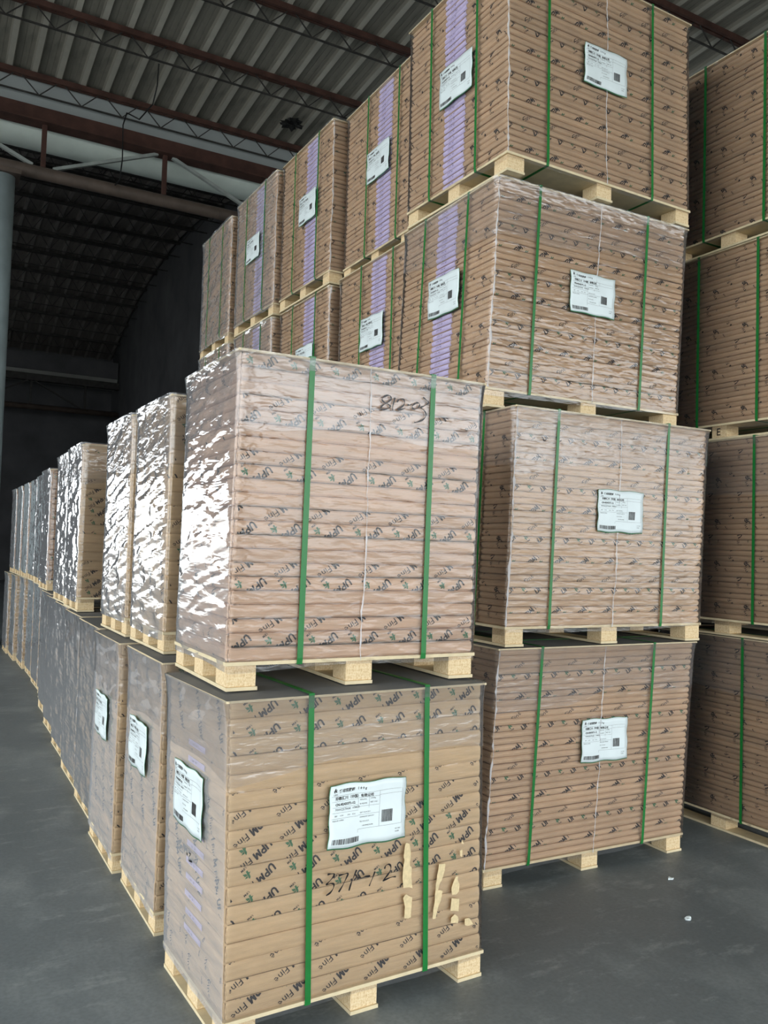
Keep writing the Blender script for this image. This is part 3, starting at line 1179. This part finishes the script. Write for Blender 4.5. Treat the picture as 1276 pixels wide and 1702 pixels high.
# ---- tall centre stack: four tiers, five deep
FRONTB = [(2.403, 3.263, -0.015, (0.031, -0.033)), (2.470, 3.226, -0.021, (0.019, -0.019)), (2.418, 3.350, -0.015, (0.025, -0.019)), (2.449, 3.269, 0.018, (0.0, 0.017))]
TIER = ['bottom', 'second', 'third', 'top']
UFL = [0.495, 0.525, 0.485, 0.485]
for t in range(4):
    px, py, yw, ln = FRONTB[t]
    lb = [('F', (0.54, 0.53, 0.48, 0.49)[t], (0.55, 0.575, 0.555, 0.60)[t], t)]
    if t >= 2:
        lb.append(('L', 0.59, 0.56, t + 1))
    pallet('B', px, py, ZB[t], yw, 'brown paper pallet, %s tier at the near end of the centre stack' % TIER[t], GB, ln, 50 + t, HB[t], 1,
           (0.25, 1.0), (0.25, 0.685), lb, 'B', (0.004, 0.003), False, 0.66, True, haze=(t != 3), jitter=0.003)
deepB = {3: [(2.559, 4.393, -0.01), (2.479, 5.375, 0.006), (2.445, 6.374, 0.012), (2.447, 7.511, -0.006)],
         2: [(2.512, 4.325, -0.003), (2.50, 5.396, 0.0), (2.46, 6.42, 0.0), (2.45, 7.50, 0)],
         1: [(2.50, 4.33, 0), (2.49, 5.37, 0), (2.46, 6.40, 0), (2.45, 7.50, 0)],
         0: [(2.49, 4.33, 0), (2.49, 5.37, 0), (2.46, 6.40, 0), (2.45, 7.50, 0)]}
for t in (3, 2, 1, 0):
    for i, (px, py, yw) in enumerate(deepB[t]):
        lb = [('L', (0.575, 0.545, 0.62)[i], 0.575, i + t)] if (t >= 2 and i < 3) else []
        far_film = 0.008 + 0.004 * i
        pallet('B', px, py, ZB[t], yw, 'brown paper pallet, %s tier, %s from the near end of the centre stack' % (TIER[t], ORD[i + 1]), GB, (0, 0), 60 + t * 5 + i, HB[t], 1 if t >= 2 else 2,
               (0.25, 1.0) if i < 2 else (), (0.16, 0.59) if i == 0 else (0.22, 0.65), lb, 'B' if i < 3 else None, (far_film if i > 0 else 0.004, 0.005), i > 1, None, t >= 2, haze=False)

# ---- stack at the right edge
CX = 4.20
for t in range(4):
    c_ = pallet('B', CX + (0.0, -0.015, 0.01, 0.0)[t], 2.915 + (0.02, 0.0, 0.05, 0.0)[t], ZB[t], (0, 0.0, 0.01, 0)[t], 'brown paper pallet seen from its end, %s tier of the stack at the right edge' % TIER[t], GC, (0, 0), 90 + t, HB[t], 1,
           (0.25, 1.0), ((0.30, 0.745), (0.245, 0.745), (0.20, 0.62), (0.21, 0.635))[t], [], None, (0.003, 0.003), False, None, False, haze=(t < 2), jitter=0.002)
    if t == 2:
        c_third = c_
    pallet('B', CX + 0.05, 4.0, ZB[t], 0, 'brown paper pallet, %s tier behind the stack at the right edge' % TIER[t], GC, (0, 0), 95 + t, HB[t], 2,
           (), (0.25, 0.70), [], None, (0.003, 0.003), False, None, False, haze=False)

# ------------------------------------------------------------------ marker writing, torn paper on the nearest pallets
W812 = [[(0.581, 2.146), (0.575, 2.154), (0.564, 2.155), (0.549, 2.147), (0.542, 2.138), (0.549, 2.129), (0.567, 2.123), (0.577, 2.116), (0.57, 2.108), (0.553, 2.101), (0.54, 2.101), (0.538, 2.107), (0.547, 2.117), (0.567, 2.13), (0.58, 2.142), (0.581, 2.146)], [(0.596, 2.15), (0.588, 2.117), (0.588, 2.101)], [(0.605, 2.134), (0.613, 2.144), (0.629, 2.148), (0.637, 2.142), (0.635, 2.128), (0.622, 2.116), (0.607, 2.108), (0.62, 2.108), (0.641, 2.115)], [(0.65, 2.129), (0.659, 2.129), (0.667, 2.133)], [(0.683, 2.138), (0.673, 2.129), (0.671, 2.12), (0.681, 2.116), (0.695, 2.122), (0.703, 2.133), (0.7, 2.14), (0.69, 2.141), (0.683, 2.138)], [(0.717, 2.165), (0.73, 2.157), (0.742, 2.149), (0.736, 2.141), (0.72, 2.131), (0.708, 2.125), (0.721, 2.117), (0.731, 2.106), (0.73, 2.092), (0.717, 2.079), (0.695, 2.069), (0.681, 2.066)]]
W371 = [[(0.34, 0.498), (0.353, 0.498), (0.366, 0.495), (0.36, 0.484), (0.344, 0.471), (0.337, 0.465), (0.353, 0.466), (0.365, 0.462), (0.364, 0.449), (0.353, 0.436), (0.337, 0.429)], [(0.383, 0.487), (0.4, 0.488), (0.419, 0.488), (0.412, 0.472), (0.399, 0.45), (0.385, 0.432)], [(0.453, 0.494), (0.443, 0.475), (0.432, 0.451), (0.425, 0.429)], [(0.46, 0.469), (0.472, 0.463), (0.49, 0.465), (0.508, 0.464)], [(0.527, 0.476), (0.518, 0.456), (0.505, 0.43)], [(0.566, 0.478), (0.57, 0.488), (0.583, 0.491), (0.592, 0.481), (0.588, 0.465), (0.575, 0.451), (0.56, 0.438), (0.57, 0.44), (0.595, 0.444), (0.614, 0.443)]]
WLEFT = [[(0.428, 0.533), (0.447, 0.51), (0.416, 0.514), (0.451, 0.494), (0.404, 0.492)], [(0.408, 0.52), (0.381, 0.522), (0.393, 0.501)], [(0.394, 0.512), (0.362, 0.517)], [(0.366, 0.516), (0.36, 0.498)], [(0.348, 0.516), (0.327, 0.514), (0.345, 0.491), (0.307, 0.495)]]
TEARS = [[(0.653, 0.553), (0.668, 0.549), (0.675, 0.516), (0.673, 0.469), (0.681, 0.462), (0.68, 0.427), (0.687, 0.388), (0.669, 0.396), (0.647, 0.397), (0.643, 0.443), (0.649, 0.492), (0.645, 0.509), (0.649, 0.536)], [(0.659, 0.373), (0.686, 0.357), (0.685, 0.326), (0.683, 0.289), (0.673, 0.285), (0.654, 0.29), (0.657, 0.328), (0.648, 0.361)], [(0.8, 0.454), (0.828, 0.452), (0.827, 0.427), (0.814, 0.394), (0.805, 0.383), (0.799, 0.361), (0.82, 0.354), (0.814, 0.326), (0.801, 0.3), (0.791, 0.261), (0.778, 0.263), (0.78, 0.292), (0.786, 0.328), (0.789, 0.386), (0.797, 0.429)], [(0.879, 0.395), (0.889, 0.395), (0.888, 0.381), (0.896, 0.366), (0.895, 0.34), (0.881, 0.33), (0.863, 0.332), (0.86, 0.36), (0.867, 0.375)], [(0.861, 0.321), (0.896, 0.312), (0.895, 0.267), (0.858, 0.276)], [(0.877, 0.259), (0.894, 0.245), (0.893, 0.225), (0.86, 0.232), (0.861, 0.248)], [(0.925, 0.233), (0.946, 0.231), (0.964, 0.206), (0.943, 0.205), (0.926, 0.21)], [(0.902, 0.525), (0.912, 0.51), (0.9, 0.512)], [(0.893, 0.487), (0.905, 0.49), (0.904, 0.461), (0.897, 0.467)]]


def smooth_poly(p, k=4):
    if len(p) < 3:
        return p
    out = []
    for i in range(len(p) - 1):
        p0 = p[max(0, i - 1)]
        p1, p2 = p[i], p[i + 1]
        p3 = p[min(len(p) - 1, i + 2)]
        for j in range(k):
            t = j / k
            out.append(tuple(0.5 * ((2 * p1[c]) + (-p0[c] + p2[c]) * t + (2 * p0[c] - 5 * p1[c] + 4 * p2[c] - p3[c]) * t * t + (-p0[c] + 3 * p1[c] - 3 * p2[c] + p3[c]) * t ** 3) for c in (0, 1)))
    out.append(p[-1])
    return out


def writing(root, strokes, z0, off, wid, side, name, label, lean):
    mb = MB()
    for s in strokes:
        p = smooth_poly([(a, b - z0) for a, b in s])
        lft, rgt = [], []
        for i in range(len(p)):
            a = p[max(0, i - 1)]
            b = p[min(len(p) - 1, i + 1)]
            dx, dz = b[0] - a[0], b[1] - a[1]
            L = math.hypot(dx, dz) or 1
            hw = wid / 2 * (0.75 + 0.35 * math.sin(i * 0.7 + 1))
            lft.append((p[i][0] - dz / L * hw, p[i][1] + dx / L * hw))
            rgt.append((p[i][0] + dz / L * hw, p[i][1] - dx / L * hw))
        for th in (0,):
            vs_ = []
            for a, b in zip(lft, rgt):
                for q in (a, b):
                    vs_.append((q[0], -off, q[1]) if side == 'F' else (-off, q[0], q[1]))
            mb.add(vs_, [(2 * i, 2 * i + 1, 2 * i + 3, 2 * i + 2) for i in range(len(p) - 1)])
    o = link(name, mb.build(name, M['marker']), root)
    o['label'] = label
    return o


writing(a2, W812, HA1, 0.0250, 0.0062, 'F', 'marker_writing', 'black handwritten 812-03', (0, 0))
writing(a1, W371, 0, 0.0165, 0.0062, 'F', 'marker_writing', 'black handwritten 371-12', (0, 0))
writing(a1, WLEFT, 0, 0.0185, 0.010, 'L', 'marker_writing', 'black handwritten number on the left end', (0, 0))
for poly in TEARS:
    mb = MB()
    n = len(poly)
    rr = random.Random(n)
    pp = []
    for i in range(n):
        a, b = poly[i], poly[(i + 1) % n]
        for k in range(3):
            t = k / 3
            j = 0.0012 if k else 0
            pp.append((a[0] + (b[0] - a[0]) * t + rr.uniform(-j, j), a[1] + (b[1] - a[1]) * t + rr.uniform(-j, j)))
    n = len(pp)
    mb.add([(u, -0.0158, z) for u, z in pp] + [(u, -0.0148, z) for u, z in pp],
           [tuple(range(n))] + [(i, n + i, n + (i + 1) % n, (i + 1) % n) for i in range(n)])
    link('torn_paper', mb.build('torn_paper', M['tear']), a1)

# stamped letter on a pallet block of the stack at the right edge
E_TRI = text_tris('E', 0.062, 0.0004, 1)
mb = MB()
for t in E_TRI:
    mb.add([(-0.0008, 0.072 - u, 0.014 + v) for u, v in t], [(0, 1, 2)])
stamp_me = mb.build('block_stamp', M['ink'])
for b_ in c_third.children:
    if b_.name.startswith('wooden_base'):
        link('block_stamp', stamp_me, b_, (-0.004, (KINDS['B']['d'] - 0.105) / 2, SLAB))

# paper scraps on the floor
for i, (x, y, lab) in enumerate(((0.42, 5.02, 'tiny white paper scrap on the floor left of the lower row'), (3.34, 2.98, 'tiny white scrap on the floor under the centre stack'), (3.05, 2.62, 'small white scrap on the floor before the centre stack'))):
    rr = random.Random(i + 3)
    n = 9
    mb = MB()
    pts = [(0.022 * rr.uniform(0.5, 1.1) * math.cos(6.283 * k / n), 0.014 * rr.uniform(0.5, 1.1) * math.sin(6.283 * k / n), rr.uniform(0.001, 0.008)) for k in range(n)]
    mb.add([(0, 0, 0.006)] + pts + [(p[0], p[1], 0.0) for p in pts], [(0, 1 + k, 1 + (k + 1) % n) for k in range(n)] + [(1 + k, 1 + n + k, 1 + n + (k + 1) % n, 1 + (k + 1) % n) for k in range(n)])
    tag(link('paper_scrap', mb.build('paper_scrap', M['label']), None, (x, y, 0)), lab, 'scrap', 'paper scraps on the floor')
